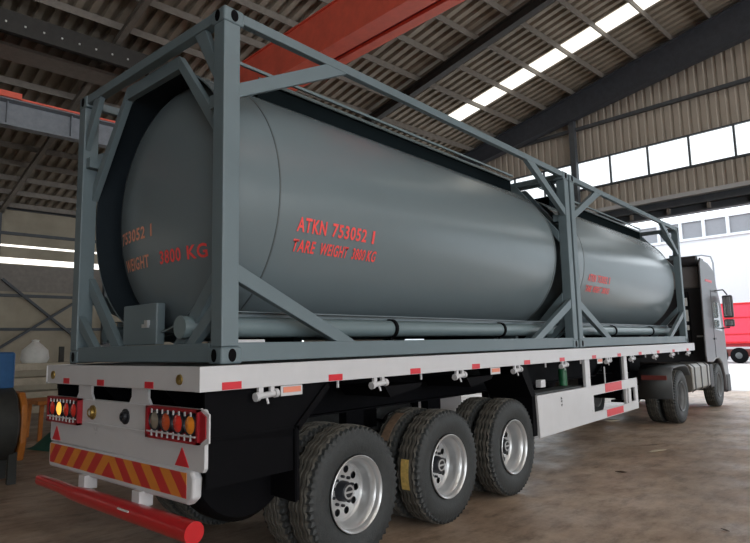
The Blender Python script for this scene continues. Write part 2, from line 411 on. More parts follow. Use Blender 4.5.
# ================================================================== TANK CONTAINERS
CW, CH, CL = 1.219, 2.591, 6.058
TR, TZ = 1.12, 1.355           # tank radius and axis height (above deck)
def slot_casting(q, x0, x1, y0, y1, z0, z1): q.box(x0, x1, y0, y1, z0, z1)
def oval(q, cx, cy, cz, rx, rz, ax, n=16, d=.012):
    """dark oval recess plate for a casting hole"""
    pts = []
    for k in range(n):
        a = 2*PI*k/n; ex = rx*math.cos(a); ez = rz*math.sin(a)
        pts.append((ex, ez))
    def P(p, t): return (t, cy+p[0], cz+p[1]) if ax == 0 else (cx+p[0], t, cz+p[1])
    base = cx if ax == 0 else cy
    A = [q.bm.verts.new(P(p, base-d)) for p in pts]; B = [q.bm.verts.new(P(p, base+d)) for p in pts]
    q.bm.faces.new(A); q.bm.faces.new(B[::-1])
    for i in range(n): q.bm.faces.new((A[i], B[i], B[(i+1) % n], A[(i+1) % n]))
def dome_y(rho, dd):            # head depth profile, rho in 0..1
    return dd*(1-rho**2.35)**(1/2.1)
HEAD, SEAM, SEAMF = .30, .50, 5.66   # rear head sits inside the skirt
def make_container(y0, label, first):
    t = empty('tank_container', (0, y0, G)); tag(t, label, 'tank container', 'grey tank containers on the trailer')
    F = M['frame']
    # posts
    for sx in (-1, 1):
        for ya, yb in ((.004, .145), (CL-.145, CL-.004)):
            q = MB().box(sx*CW-sx*.004, sx*(CW-.135), ya, yb, .118, CH-.118)
            q.build('corner_post', F, t, bevel=.008)
    for sx in (-1, 1):
        for ya, yb in ((0, .178), (CL-.178, CL)):
            for za, zb in ((0, .118), (CH-.118, CH)):
                c = MB().box(sx*CW, sx*(CW-.162), ya, yb, za, zb).build('corner_casting', F, t, bevel=.018, seg=3)
                q = MB(); yo = ya if ya == 0 else yb
                oval(q, sx*CW, (ya+yb)/2, (za+zb)/2, .032, .045, 0, d=.003); q.build('aperture', M['blackmat'], c)
                q = MB(); oval(q, sx*(CW-.085), yo, (za+zb)/2, .030, .045, 1, d=.003); q.build('aperture', M['blackmat'], c)
    for sx in (-1, 1):
        xo = sx*(CW-.012)
        MB().box(xo, sx*(CW-.09), .145, CL-.145, .012, .145).build('bottom_side_rail', F, t, bevel=.006)
        MB().box(xo, sx*(CW-.075), .145, CL-.145, CH-.085, CH-.006).build('top_side_rail', F, t, bevel=.006)
        # diagonal gussets at both ends
        for e in (0, 1):
            Y = (lambda y: y) if e == 0 else (lambda y: CL-y)
            MB().prism([(Y(.14), 1.925), (Y(.14), 2.035), (Y(1.06), CH-.075), (Y(1.32), CH-.075)], 0, sx*(CW-.016), sx*(CW-.08)).build('top_gusset', F, t, bevel=.005)
            MB().prism([(Y(.14), .575), (Y(.14), .70), (Y(1.36), .14), (Y(1.13), .14)], 0, sx*(CW-.016), sx*(CW-.08)).build('bottom_gusset', F, t, bevel=.005)
    for e in (0, 1):
        Y = (lambda y: y) if e == 0 else (lambda y: CL-y)
        a, c2 = sorted((Y(.01), Y(.11)))
        MB().box(-CW+.16, CW-.16, a, c2, .012, .145).build('bottom_end_rail', F, t, bevel=.006)
        a, c2 = sorted((Y(.01), Y(.09)))
        MB().box(-CW+.16, CW-.16, a, c2, CH-.09, CH-.006).build('top_end_rail', F, t, bevel=.006)
        # octagonal end ring: flat outer face plus an inward flange
        a, c2 = sorted((Y(.10), Y(.16)))
        for sx in (-1, 1):
            q = MB().prism([(sx*.44, 2.50), (sx*.44, 2.385), (sx*1.085, 1.55), (sx*1.085, 1.70)][::sx], 1, a, c2)
            q.build('ring_brace', F, t, bevel=.004)
            q = MB().prism([(sx*1.085, .80), (sx*1.085, .66), (sx*.60, .145), (sx*.44, .145)], 1, a, c2)
            q.build('lower_ring_brace', F, t, bevel=.004)
            q = MB().prism([(sx*1.085, .44), (sx*1.085, .32), (sx*.86, .145), (sx*.74, .145)], 1, *sorted((Y(.02), Y(.08))))
            q.build('foot_brace', F, t, bevel=.004)
            q = MB().prism([(sx*.80, CH-.085), (sx*.94, CH-.085), (sx*1.085, 2.22), (sx*1.085, 2.04)], 1, *sorted((Y(.02), Y(.07))))
            q.build('head_gusset', F, t, bevel=.004)
            q = MB().box(sx*1.0, sx*1.085, *sorted((Y(.03), Y(.13))), 1.86, 1.96).build('ring_lug', F, t)
        MB().prism([(-.44, 2.50), (.44, 2.50), (.44, 2.385), (-.44, 2.385)], 1, a, c2).build('ring_top', F, t, bevel=.004)
    # rear skirt: the shell plate runs on past the dished head to the end ring
    MB().lathe([(.60, TR+.002), (.16, TR+.002), (.16, TR-.010)], 1, 96, (0, 0, TZ)).build('skirt_collar', M['tank'], t, smooth=True, angle=50)
    MB().lathe([(.162, TR-.010), (.162, TR-.014), (.52, TR-.014), (.52, TR-.010)], 1, 96, (0, 0, TZ)).build('skirt_shade_liner', M['skirt_shade'], t, smooth=True, angle=50)  # dark inner sheet that paints the shade inside the skirt
    # tank shell with dished heads
    prof = []
    for i in range(0, 25):
        rho = min(1, math.sin(PI/2*i/24)); prof.append((SEAM-dome_y(rho, HEAD), max(rho*TR, .001)))
    front = []
    for i in range(24, -1, -1):
        rho = min(1, math.sin(PI/2*i/24)); front.append((SEAMF+dome_y(rho, .38), max(rho*TR, .001)))
    tank = MB().lathe(prof+front, 1, 96, (0, 0, TZ)).build('tank_shell', M['tank'], t, smooth=True, angle=50)
    for y in (.60, SEAMF): MB().lathe([(-.012, TR-.002), (-.006, TR+.006), (.006, TR+.006), (.012, TR-.002)], 1, 96, (0, y, TZ)).build('weld_seam', M['seam'], tank, smooth=True)
    # saddle supports under the tank
    for y in (1.25, CL-1.25):
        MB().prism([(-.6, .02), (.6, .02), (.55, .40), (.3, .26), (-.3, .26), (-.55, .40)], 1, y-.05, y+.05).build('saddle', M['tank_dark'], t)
    for sx in (-1, 1):
        x = sx*.93
        tb = MB().tube([(x, .20, .262), (x, CL-.35, .262)], .078, 20).build('side_tube', M['tube'], t, smooth=True)
        for y in (2.15, 4.3): MB().lathe([(-.02, .070), (-.02, .094), (.02, .094), (.02, .070)], 1, 24, (x, y, .262)).box(x-.015, x+.015, y-.02, y+.02, .10, .19).build('tube_clamp', M['blackmat'], tb, smooth=True, angle=40)
        MB().box(sx*.90, sx*.99, .3, 5.75, .372, .380).box(sx*.90, sx*.905, .3, 5.75, .34, .38).build('support_angle', M['tank'], t)
        MB().box(sx*1.10, sx*1.04, .17, .47, .10, .168).build('bracket_block', M['white'], t, bevel=.01)
    # valve box at the rear
    vb = MB().box(-.42, .14, .12, .20, .15, .49).build('valve_box', F, t, bevel=.01)
    MB().box(-.06, .03, .10, .12, .29, .32).box(.0, .05, .09, .115, .31, .35).build('latch', M['rim'], vb)
    MB().tube([(.66, .02, .27), (.66, .4, .27)], .085, 20).build('outlet_pipe', M['tube'], t, smooth=True)
    # walkway along the tank top, handrail above it
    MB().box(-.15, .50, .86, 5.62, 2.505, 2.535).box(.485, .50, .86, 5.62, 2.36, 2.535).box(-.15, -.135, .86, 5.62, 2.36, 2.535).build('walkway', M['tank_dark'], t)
    q = MB().bar((.49, .5, 2.62), (.49, 5.7, 2.62), .026, .026)
    for k in range(8): q.bar((.49, .95+k*.66, 2.53), (.49, .95+k*.66, 2.61), .024, .024)
    q.build('walkway_rail', M['tube'], t)
    MB().box(.502, .520, .86, 5.62, 2.52, 2.55).build('walkway_edge', M['tube'], t)
    # stencilled writing
    def side_text(body, th_b, h, ya, wid, sx):
        bm = text_mesh(body, h, .024, wid)
        for v in bm.verts:
            th = math.radians(th_b)+v.co.y/TR; R = TR+.007
            yy = ya+v.co.x if sx > 0 else ya+wid-v.co.x
            v.co = Vector((sx*R*math.cos(th), yy, TZ+R*math.sin(th)))
        m = MB(); m.bm.free(); m.bm = bm; m.build('stencil_text', M['redtext'], tank)
    for sx in (1, -1):
        side_text('ATKN', -16.4, .12, .80, .33, sx); side_text('753052', -16.4, .12, 1.20, .44, sx); side_text('1', -16.4, .12, 1.72, .03, sx)
        side_text('TARE', -25.0, .105, .79, .25, sx); side_text('WEIGHT', -25.0, .105, 1.10, .34, sx); side_text('3800', -25.0, .105, 1.50, .17, sx); side_text('KG', -25.0, .105, 1.70, .12, sx)
    def dome_text(body, zb, h, xa, wid, e, m='redtext'):
        bm = text_mesh(body, h, .024, wid)
        for v in bm.verts:
            x = xa+v.co.x; z = zb+v.co.y-TZ; rho = min(.999, math.hypot(x, z)/TR)
            y = SEAM-dome_y(rho, HEAD)-.004
            v.co = Vector((x, y, z+TZ)) if e == 0 else Vector((-x, SEAMF+dome_y(rho, .38)+.004, z+TZ))
        mm = MB(); mm.bm.free(); mm.bm = bm; mm.build('stencil_text', M[m], tank)
    for e in (0, 1):
        dome_text('753052 1', 1.085, .115, -.80, .68, e, 'paletext')
        dome_text('WEIGHT', .825, .115, -.73, .54, e, 'paletext')
        dome_text('3800', .825, .115, .0, .31, e); dome_text('KG', .825, .115, .39, .24, e)
    return t
make_container(0, 'rear grey tank container on the trailer, its domed end facing the red bumper', True)
make_container(CL+.055, 'front grey tank container on the trailer, just behind the truck cab', False)

# ================================================================== WHEELS
def make_wheel(parent, x, y, z, outward, steel='rim', dish=1):
    """a wheel standing at x (centre of tyre), turning axis along x; outward = +1 or -1"""
    R = .548; n = 112
    root = empty('wheel', (x, y, z)); root.parent = parent
    if outward < 0: root.rotation_euler = (0, 0, PI)
    prof = [(-.085, .290), (-.125, .315), (-.145, .37), (-.150, .43), (-.142, .488), (-.136, .515), (-.128, .536), (-.100, .545),
            (-.084, .546), (-.080, .526), (-.064, .526), (-.060, .548), (-.032, .549), (-.028, .528), (-.012, .528), (-.008, .550)]
    prof = prof+[(-a, r) for a, r in prof[::-1]]
    def mod(j, k, t, r):
        ph = k % 2
        if .44 < r and abs(t) > .11 and r < .54 and ph in (0,) and r > .5: return t*.96, r-.024
        if abs(abs(t)-.100) < .001 and ph == 0: return t, r-.022
        if abs(t) < .09 and r > .53: return t+(.010 if (k//2) % 2 else -.007), r
        return t, r
    body = MB().lathe(prof, 0, n, (0, 0, 0), mod=mod)
    ty = body.build('tyre', M['tyre'], root, smooth=True, angle=35)
    ty.data.materials.append(M['tread'])
    for p in ty.data.polygons:
        c = p.center
        if math.hypot(c.y, c.z) > .534: p.material_index = 1
    # rim barrel and disc with hand holes
    q = MB().lathe([(.118, .285), (.130, .306), (.142, .308), (.146, .302), (.138, .290), (.124, .281), (.100, .278), (.092, .268), (.062, .250), (.048, .247), (.0, .245), (-.030, .242), (-.045, .228)], 0, 64)
    q.lathe([(-.118, .285), (-.140, .300), (-.138, .292), (-.098, .272), (-.08, .235), (-.045, .228)], 0, 48)
    bm = q.bm; nh = 10; outer = []; es = []
    def circ(cy, cz, r, m_):
        vs = [bm.verts.new((-.045, cy+r*math.cos(2*PI*i/m_), cz+r*math.sin(2*PI*i/m_))) for i in range(m_)]
        return [bm.edges.new((vs[i], vs[(i+1) % m_])) for i in range(m_)]
    es += circ(0, 0, .228, 64); es += circ(0, 0, .075, 32)
    for i in range(nh):
        a = 2*PI*i/nh; es += circ(.176*math.cos(a), .176*math.sin(a), .031, 14)
    bmesh.ops.triangle_fill(bm, edges=es, use_beauty=True)
    q.build('rim', M[steel], root, smooth=True, angle=35)
    MB().lathe([(-.09, .0005), (-.09, .222)], 0, 32).build('brake_drum', M['hub'], root)
    q = MB().lathe([(-.06, .085), (.0, .082), (.012, .074), (.034, .070), (.042, .060), (.042, .0005)], 0, 32)
    for i in range(10):
        a = 2*PI*(i+.5)/10; q.lathe([(-.045, .013), (-.016, .013), (-.014, .0005)], 0, 6, (0, .118*math.cos(a), .118*math.sin(a)))
    hb = q.build('hub', M['hub'], root, smooth=True, angle=35)
    MB().lathe([(.042, .058), (.047, .056), (.047, .045), (.042, .043)], 0, 32).box(.042, .047, -.045, .045, -.008, .008).build('cap_emblem', M['rim'], hb)
    return root

# ================================================================== TRAILER (local frame: deck top z = 0)
tr = empty('flatbed_trailer', (0, 0, G))
tag(tr, 'white three-axle flatbed semi-trailer with black chassis carrying the two grey tank containers', 'trailer')
W_ = M['white']; K = M['black']
YR, YF = -.182, 12.53
for sx in (-1, 1):
    q = MB().prism([(sx*1.25, -.008), (sx*1.25, -.172), (sx*1.19, -.172), (sx*1.19, -.164), (sx*1.242, -.160), (sx*1.242, -.016), (sx*1.17, -.016), (sx*1.17, -.008)], 1, YR, YF)
    q.build('side_rail', W_, tr, bevel=.003)
MB().box(-1.24, 1.24, YR+.006, YR+.05, -.172, -.008).build('rear_beam', W_, tr, bevel=.006)
MB().box(-1.245, 1.245, YF-.05, YF+.01, -.172, -.008).build('front_beam', W_, tr, bevel=.006)
MB().box(-1.17, 1.17, YR+.05, YF-.05, -.018, -.012).build('deck_plate', M['mudgrey'], tr)
for sx in (-1, 1):
    q = MB()
    zt = -.03
    pl = [(YR+.1, -.10), (YR+.1, zt), (YF-.1, zt), (YF-.1, -.20), (9.0, -.20), (8.3, -.52), (0.3, -.52)]
    q.prism(pl, 0, sx*.50-.008, sx*.50+.008)
    q.prism([(0.3, -.52), (8.3, -.52), (9.0, -.20), (YF-.1, -.20), (YF-.1, -.215), (8.99, -.215), (8.28, -.535), (.3, -.535)], 0, sx*.50-.07, sx*.50+.07)
    q.build('main_beam', K, tr)
q = MB(); y = .4
while y < YF-.3:
    q.box(-1.17, 1.17, y, y+.05, -.15, -.02); y += .5
q.build('cross_member', K, tr)
# red marker tape on the rails, twist locks, small labels
for y in (.065, 1.055, 2.11, 3.18, 4.36, 5.38, 6.52, 7.6, 8.67, 9.75, 10.8, 11.9):
    for sx in (-1, 1): MB().box(sx*1.249, sx*1.2525, y-.078, y+.078, -.168, -.118).build('red_marker', M['redtape'], tr)
for x in (-.815, -.163, .60):
    MB().box(x-.06, x+.06, YR+.003, YR+.008, -.165, -.118).build('red_marker', M['redtape'], tr)
for x in (-1.09, 1.01):
    MB().lathe([(-.004, .036), (-.014, .034), (-.014, .022), (-.008, .0005)], 1, 20, (x, YR+.006, -.095)).build('rear_eyelet', M['brass'], tr, smooth=True)
for y in (.37, 1.60, 2.88, 4.12, 5.46, 7.12, 8.27, 9.58, 10.73, 11.98):
    for sx in (-1, 1):
        xa = sx*1.235; q = MB()
        q.box(xa-.012, xa+.012, y-.075, y-.035, -.25, -.165).box(xa-.012, xa+.012, y+.030, y+.065, -.235, -.165)
        q.tube([(xa, y-.085, -.235), (xa, y+.075, -.222)], .022, 12)
        q.tube([(xa, y+.07, -.222), (xa, y+.10, -.220)], .032, 12).tube([(xa, y-.10, -.238), (xa, y-.07, -.235)], .032, 12)
        q.tube([(xa, y, -.24), (xa+sx*.01, y+.01, -.29)], .009, 8)
        q.build('twist_lock', W_, tr, smooth=True, angle=35)
for y in (.61, 3.62, 6.79):
    for sx in (-1, 1):
        l = MB().box(sx*1.225, sx*1.235, y-.105, y+.105, -.25, -.175).build('marker_plate', W_, tr, bevel=.004)
        MB().box(sx*1.235, sx*1.239, y-.085, y+.085, -.225, -.185).build('orange_reflector', M['orange'], l)
for y in (1.12, 2.25, 4.95, 6.1, 7.35, 9.1, 11.3):
    for sx in (-1, 1): MB().box(sx*1.20, sx*1.215, y-.008, y+.008, -.23, -.172).build('rope_hook', W_, tr)
# rear lamp board
yb = -.13
BR = [(-1.235, -.30), (-1.235, -.66), (-1.215, -.685), (1.215, -.685), (1.235, -.66), (1.235, -.30), (1.22, -.285), (-1.22, -.285)]
lb = MB().prism(BR, 1, yb, yb+.03).build('lamp_board', W_, tr, bevel=.006)
for x0 in (-.55, .38):
    MB().prism([(x0-.12, -.17), (x0+.12, -.17), (x0+.12, -.24), (x0+.17, -.30), (x0-.17, -.30), (x0-.12, -.24)], 1, yb, yb+.02).build('hanger_bracket', W_, tr)
MB().box(-.52, .52, yb-.012, yb, -.485, -.475).box(-.52, .52, yb-.015, yb, -.305, -.29).build('pressed_rib', W_, lb)
def lamp_cluster(x0, x1, lenses):
    c = MB().box(x0, x1, yb-.008, yb, -.505, -.285).build('lamp_cluster', M['lampred'], tr, bevel=.004)
    q = MB().box(x0, x1, yb-.045, yb-.008, -.300, -.285).box(x0, x1, yb-.045, yb-.008, -.505, -.488)
    q.box(x0, x0+.03, yb-.045, yb-.008, -.505, -.285).box(x1-.02, x1, yb-.045, yb-.008, -.505, -.285)
    q.build('lamp_tray', M['lampred'], c)
    n = len(lenses); w = (x1-x0-.06)/n
    for i, m in enumerate(lenses):
        xx = x0+.035+w*(i+.5)
        l = MB().lathe([(0, .073), (-.030, .073), (-.036, .066), (-.028, .060), (-.040, .035), (-.042, .0005)], 1, 28, (xx, yb-.008, -.385)).build('round_lamp', M['hub'], c, smooth=True)
        MB().lathe([(-.029, .059), (-.040, .036), (-.046, .0005)], 1, 28, (xx, yb-.008, -.385)).build('lens', M[m], l, smooth=True)
    for i in range(n*2):
        xx = x0+.06+(x1-x0-.10)*(i+.5)/(n*2)
        for za, zb in ((-.488, -.445), (-.33, -.302)): MB().box(xx-.006, xx+.006, yb-.052, yb-.045, za, zb).build('guard_bar', W_, c)
    MB().box(x0+.03, x1-.02, yb-.052, yb-.046, -.462, -.452).build('guard_rail', W_, c)
    return c
lamp_cluster(.555, 1.22, ('clear', 'orangelens', 'redlens', 'amber'))
lamp_cluster(-1.225, -.575, ('redlens', 'amberlit', 'redlens', 'redlens'))
MB().prism([(1.215, -.29), (1.285, -.325), (1.285, -.46), (1.215, -.50)], 1, yb-.03, yb-.02).build('lamp_wing', M['lampred'], tr)
MB().prism([(1.215, -.275), (1.31, -.31), (1.31, -.49), (1.215, -.52)], 1, yb-.019, yb-.008).build('wing_plate', W_, tr)
for x, m in ((-.38, 'clear'), (.18, 'hub')):
    s_ = MB().lathe([(0, .058), (-.012, .058), (-.014, .040), (-.035, .036), (-.036, .026), (-.02, .024), (-.02, .0005)], 1, 24, (x, yb, -.39)).build('coupling_socket', M['brass'] if m == 'clear' else M['hub'], lb, smooth=True, angle=35)
    if m == 'clear': MB().lathe([(-.030, .023), (-.032, .0005)], 1, 16, (x, yb, -.39)).build('socket_face', M['bag'], s_)
for x in (-1.09, .975):
    MB().prism([(x-.085, -.668), (x+.085, -.668), (x, -.545)], 1, yb-.005, yb+.001).build('red_triangle', M['redtape'], lb)
# underrun board with chevrons
cb = MB().prism([(-1.20, -.69), (-1.215, -.71), (-1.215, -.87), (-1.19, -.905), (1.06, -.905), (1.125, -.86), (1.135, -.73), (1.10, -.68)], 1, yb-.015, yb+.06).build('chevron_board', W_, tr, bevel=.022, seg=4)
MB().box(-1.175, 1.055, yb-.0185, yb-.015, -.862, -.700).build('chevron_tape', M['chevron'], cb)
for x in (-.44, .45):
    MB().box(x-.055, x+.055, -.18, -.072, -1.0, -.89).build('bumper_bracket', W_, tr, bevel=.005)
bpz = -1.035
rb = MB().tube([(-1.25, -.19, bpz+.01), (-.8, -.19, bpz+.008), (-.55, -.19, bpz-.006), (-.3, -.19, bpz), (1.225, -.19, bpz)], [.046, .048, .054, .064, .070], 28).build('bumper_tube', M['red'], tr, smooth=True, angle=50)
MB().tube([(-1.22, -.222, bpz+.040), (-.75, -.225, bpz+.036), (-.42, -.225, bpz+.022)], [.022, .022, .016], 12).build('bumper_ridge', M['red'], tr, smooth=True)
MB().box(.34, .50, -.2575, -.250, bpz+.02, bpz+.032).build('bumper_sticker', M['bag'], rb)
# black side panels and mudguards
for sx in (-1, 1):
    MB().prism([(-.10, -.175), (1.02, -.185), (.69, -.50), (.69, -.56), (-.10, -.50)], 0, sx*1.17, sx*1.185).build('side_panel', M['blackmat'], tr)
    MB().bar((sx*1.19, 1.02, -.20), (sx*1.19, .69, -.50), .03, .05, (0, 1, 1)).bar((sx*1.19, .69, -.48), (sx*1.19, .69, -1.02), .03, .03, (0, 1, 0)).build('mudguard_frame', M['blackmat'], tr)
    MB().prism([(sx*.60, -.50), (sx*1.20, -.50), (sx*1.20, -1.03), (sx*.60, -1.0)], 1, .665, .685).build('mud_flap', M['blackmat'], tr)
    MB().box(sx*.60, sx*1.19, -.10, .69, -.50, -.485).build('panel_shelf', M['blackmat'], tr)
    MB().box(sx*1.17, sx*1.185, -.08, .66, -.80, -.50).build('lower_side_panel', M['blackmat'], tr)
    # front mudguard beside the white box panel
    MB().prism([(4.22, -.18), (4.40, -.18), (4.62, -.55), (4.62, -1.05), (4.52, -1.05), (4.52, -.58)], 0, sx*.62, sx*1.21).build('front_mudguard', M['blackmat'], tr)
    # thin arches over each wheel gap
    for y in (2.03, 3.38):
        MB().prism([(y-.30, -.26), (y+.26, -.26), (y+.22, -.30), (y-.22, -.36)], 0, sx*.62, sx*1.19).build('wheel_divider', M['blackmat'], tr)
# side guard
for sx in (-1, 1):
    xa, xb = sx*1.25, sx*1.225
    q = MB(); bm = q.bm
    def loop(pts): 
        vs = [bm.verts.new((xb, p[0], p[1])) for p in pts]; return [bm.edges.new((vs[i], vs[(i+1) % len(vs)])) for i in range(len(vs))]
    es = loop([(4.60, -.565), (6.35, -.565), (8.42, -.552), (8.42, -1.065), (4.63, -1.08)])
    es += loop([(6.43, -.70), (7.95, -.70), (7.95, -.945), (6.43, -.945)])
    es += loop([(8.08, -.70), (8.28, -.70), (8.28, -.93), (8.08, -.93)])
    bmesh.ops.triangle_fill(bm, edges=es, use_beauty=True)
    sg = q.build('side_guard', W_, tr); so = sg.modifiers.new('s', 'SOLIDIFY'); so.thickness = .028; so.offset = 0
    MB().box(sx*1.21, sx*1.0, 4.62, 6.35, -1.06, -.58).build('storage_box', W_, sg, bevel=.01)
    for y in (7.27,):
        MB().box(sx*1.238, sx*1.243, y-.36, y+.37, -.692, -.562).box(sx*1.238, sx*1.243, y-.35, y+.38, -1.06, -.955).build('red_marker', M['redtape'], sg)
    for y, w in ((6.33, .09), (7.98, .075)):
        MB().box(sx*1.215, sx*1.17, y-w, y+w, -1.0, -.172).build('guard_post', W_, tr, bevel=.006)
    bm = text_mesh('4.5P', .05, .03)
    for v in bm.verts: v.co = Vector((sx*1.242, (5.28 if sx > 0 else 5.34)+sx*v.co.y*0+v.co.x*0+(.05-v.co.y)*sx, -.76+v.co.x*1.0-.0))
    m_ = MB(); m_.bm.free(); m_.bm = bm; m_.build('panel_text', M['blackmat'], sg)
# running gear
for ya in (1.35, 2.70, 4.05):
    MB().tube([(-.95, ya, -1.105), (.95, ya, -1.105)], .075, 16).build('axle', K, tr, smooth=True)
    for sx in (-1, 1):
        q = MB()
        for k in range(5): q.bar((sx*.50, ya-.5+.05*k, -.90-.02*k+.06), (sx*.50, ya, -.97-.016*k), .075, .014).bar((sx*.50, ya, -.97-.016*k), (sx*.50, ya+.5-.05*k, -.90-.02*k+.06), .075, .014)
        q.box(sx*.50-.04, sx*.50+.04, ya-.10, ya+.10, -1.15, -.93)
        q.build('leaf_spring', K, tr)
        MB().box(sx*.50-.05, sx*.50+.05, ya+.55, ya+.80, -.92, -.53).build('spring_hanger', K, tr)
        MB().tube([(sx*.32, ya-.32, -.86), (sx*.32, ya-.08, -.90)], .085, 14).build('brake_chamber', K, tr, smooth=True)
for sx in (1, -1):
    for ya in (1.35, 2.70, 4.05):
        make_wheel(tr, sx*1.055, ya, -1.105, sx)
        make_wheel(tr, sx*.735, ya, -1.105, -sx)
def tread_patch(name, y, x0, x1, a0, a1, m):
    q = MB(); rings = []
    for i in range(9):
        a = math.radians(a0+(a1-a0)*i/8); rings.append([q.bm.verts.new((x, y+rr*math.cos(a), -1.105+rr*math.sin(a))) for x, rr in ((x0, .5515), (x1, .5515), (x1, .5545), (x0, .5545))])
    for i in range(8):
        for k in range(4): q.bm.faces.new((rings[i][k], rings[i][(k+1) % 4], rings[i+1][(k+1) % 4], rings[i+1][k]))
    q.bm.faces.new(rings[0]); q.bm.faces.new(rings[-1][::-1])
    return q.build(name, m, tr)
tread_patch('tread_sticker', 2.70, 1.01, 1.10, 166, 195, M['gold'])
tread_patch('tread_sticker', 2.70, .70, .80, 112, 150, M['worn'])
# air tank, spare wheel carrier, hoses and landing legs
MB().lathe([(-.30, .0005), (-.30, .12), (-.27, .15), (.27, .15), (.30, .12), (.30, .0005)], 0, 28, (0, 7.1, -.62)).build('air_tank', K, tr, smooth=True, angle=50)
MB().lathe([(-.12, .16), (-.12, .44), (-.07, .48), (.07, .48), (.12, .44), (.12, .16)], 0, 40, (.80, .44, -.68)).build('spare_wheel', M['blackmat'], tr, smooth=True, angle=40)
MB().lathe([(-.14, .0005), (-.14, .06), (.10, .06), (.13, .03), (.13, .0005)], 2, 18, (.95, 6.05, -.40)).build('green_canister', M['green'], tr, smooth=True, angle=40)
MB().box(1.02, 1.10, 5.02, 5.16, -.50, -.40).build('valve_block', W_, tr, bevel=.01)
MB().box(.9, 1.15, 4.7, 6.2, -.57, -.55).build('box_lid', M['mudgrey'], tr)
MB().tube([(1.12, 7.25, -.62), (1.12, 7.25, -.32)], .012, 8).build('crank_rod', W_, tr)
for sx in (-1, 1):
    MB().box(sx*.80, sx*.95, 8.5, 8.65, -.85, -.05).box(sx*.82, sx*.93, 8.52, 8.63, -.96, -.8).box(sx*.76, sx*.99, 8.46, 8.69, -.99, -.95).build('landing_leg', K, tr)
q = MB()
for k, (x, z) in enumerate(((.2, -.3), (.28, -.36), (-.1, -.32))):
    q.tube([(x, .2, z), (x+.05, 2.5, z-.1), (x, 5, z), (x+.02, 8, z-.05)], .012, 6)
q.build('air_hose', M['blackmat'], tr, smooth=True)

# ================================================================== TRUCK
tk = empty('tractor_truck', (0, 0, G))
tag(tk, 'silver semi truck tractor coupled to the front of the white trailer', 'truck')
CABP = [(14.30, -.52), (14.30, 2.08), (14.9, 2.05), (15.45, 1.90), (15.70, 1.45), (16.05, .95), (16.20, .2), (16.25, -.80), (16.18, -1.32), (15.78, -1.32), (15.74, -.95), (15.52, -.58), (15.2, -.45), (14.9, -.45), (14.60, -.52)]
cab = MB().prism(CABP, 0, -1.2, 1.2).build('cab_body', M['cab'], tk, bevel=.06, seg=3)
MB().box(-1.18, 1.18, 14.22, 14.29, -.5, 1.35).build('cab_rear_wall', M['cabdark'], tk)
MB().box(-1.10, 1.10, 14.15, 14.29, 1.35, 1.90).build('fairing_rear', M['cablight'], tk, bevel=.03)
MB().tube([(-1.1, 14.08, 2.04), (1.12, 14.08, 2.04)], .12, 18).build('rolled_cover', M['cabdark'], tk, smooth=True, angle=50)
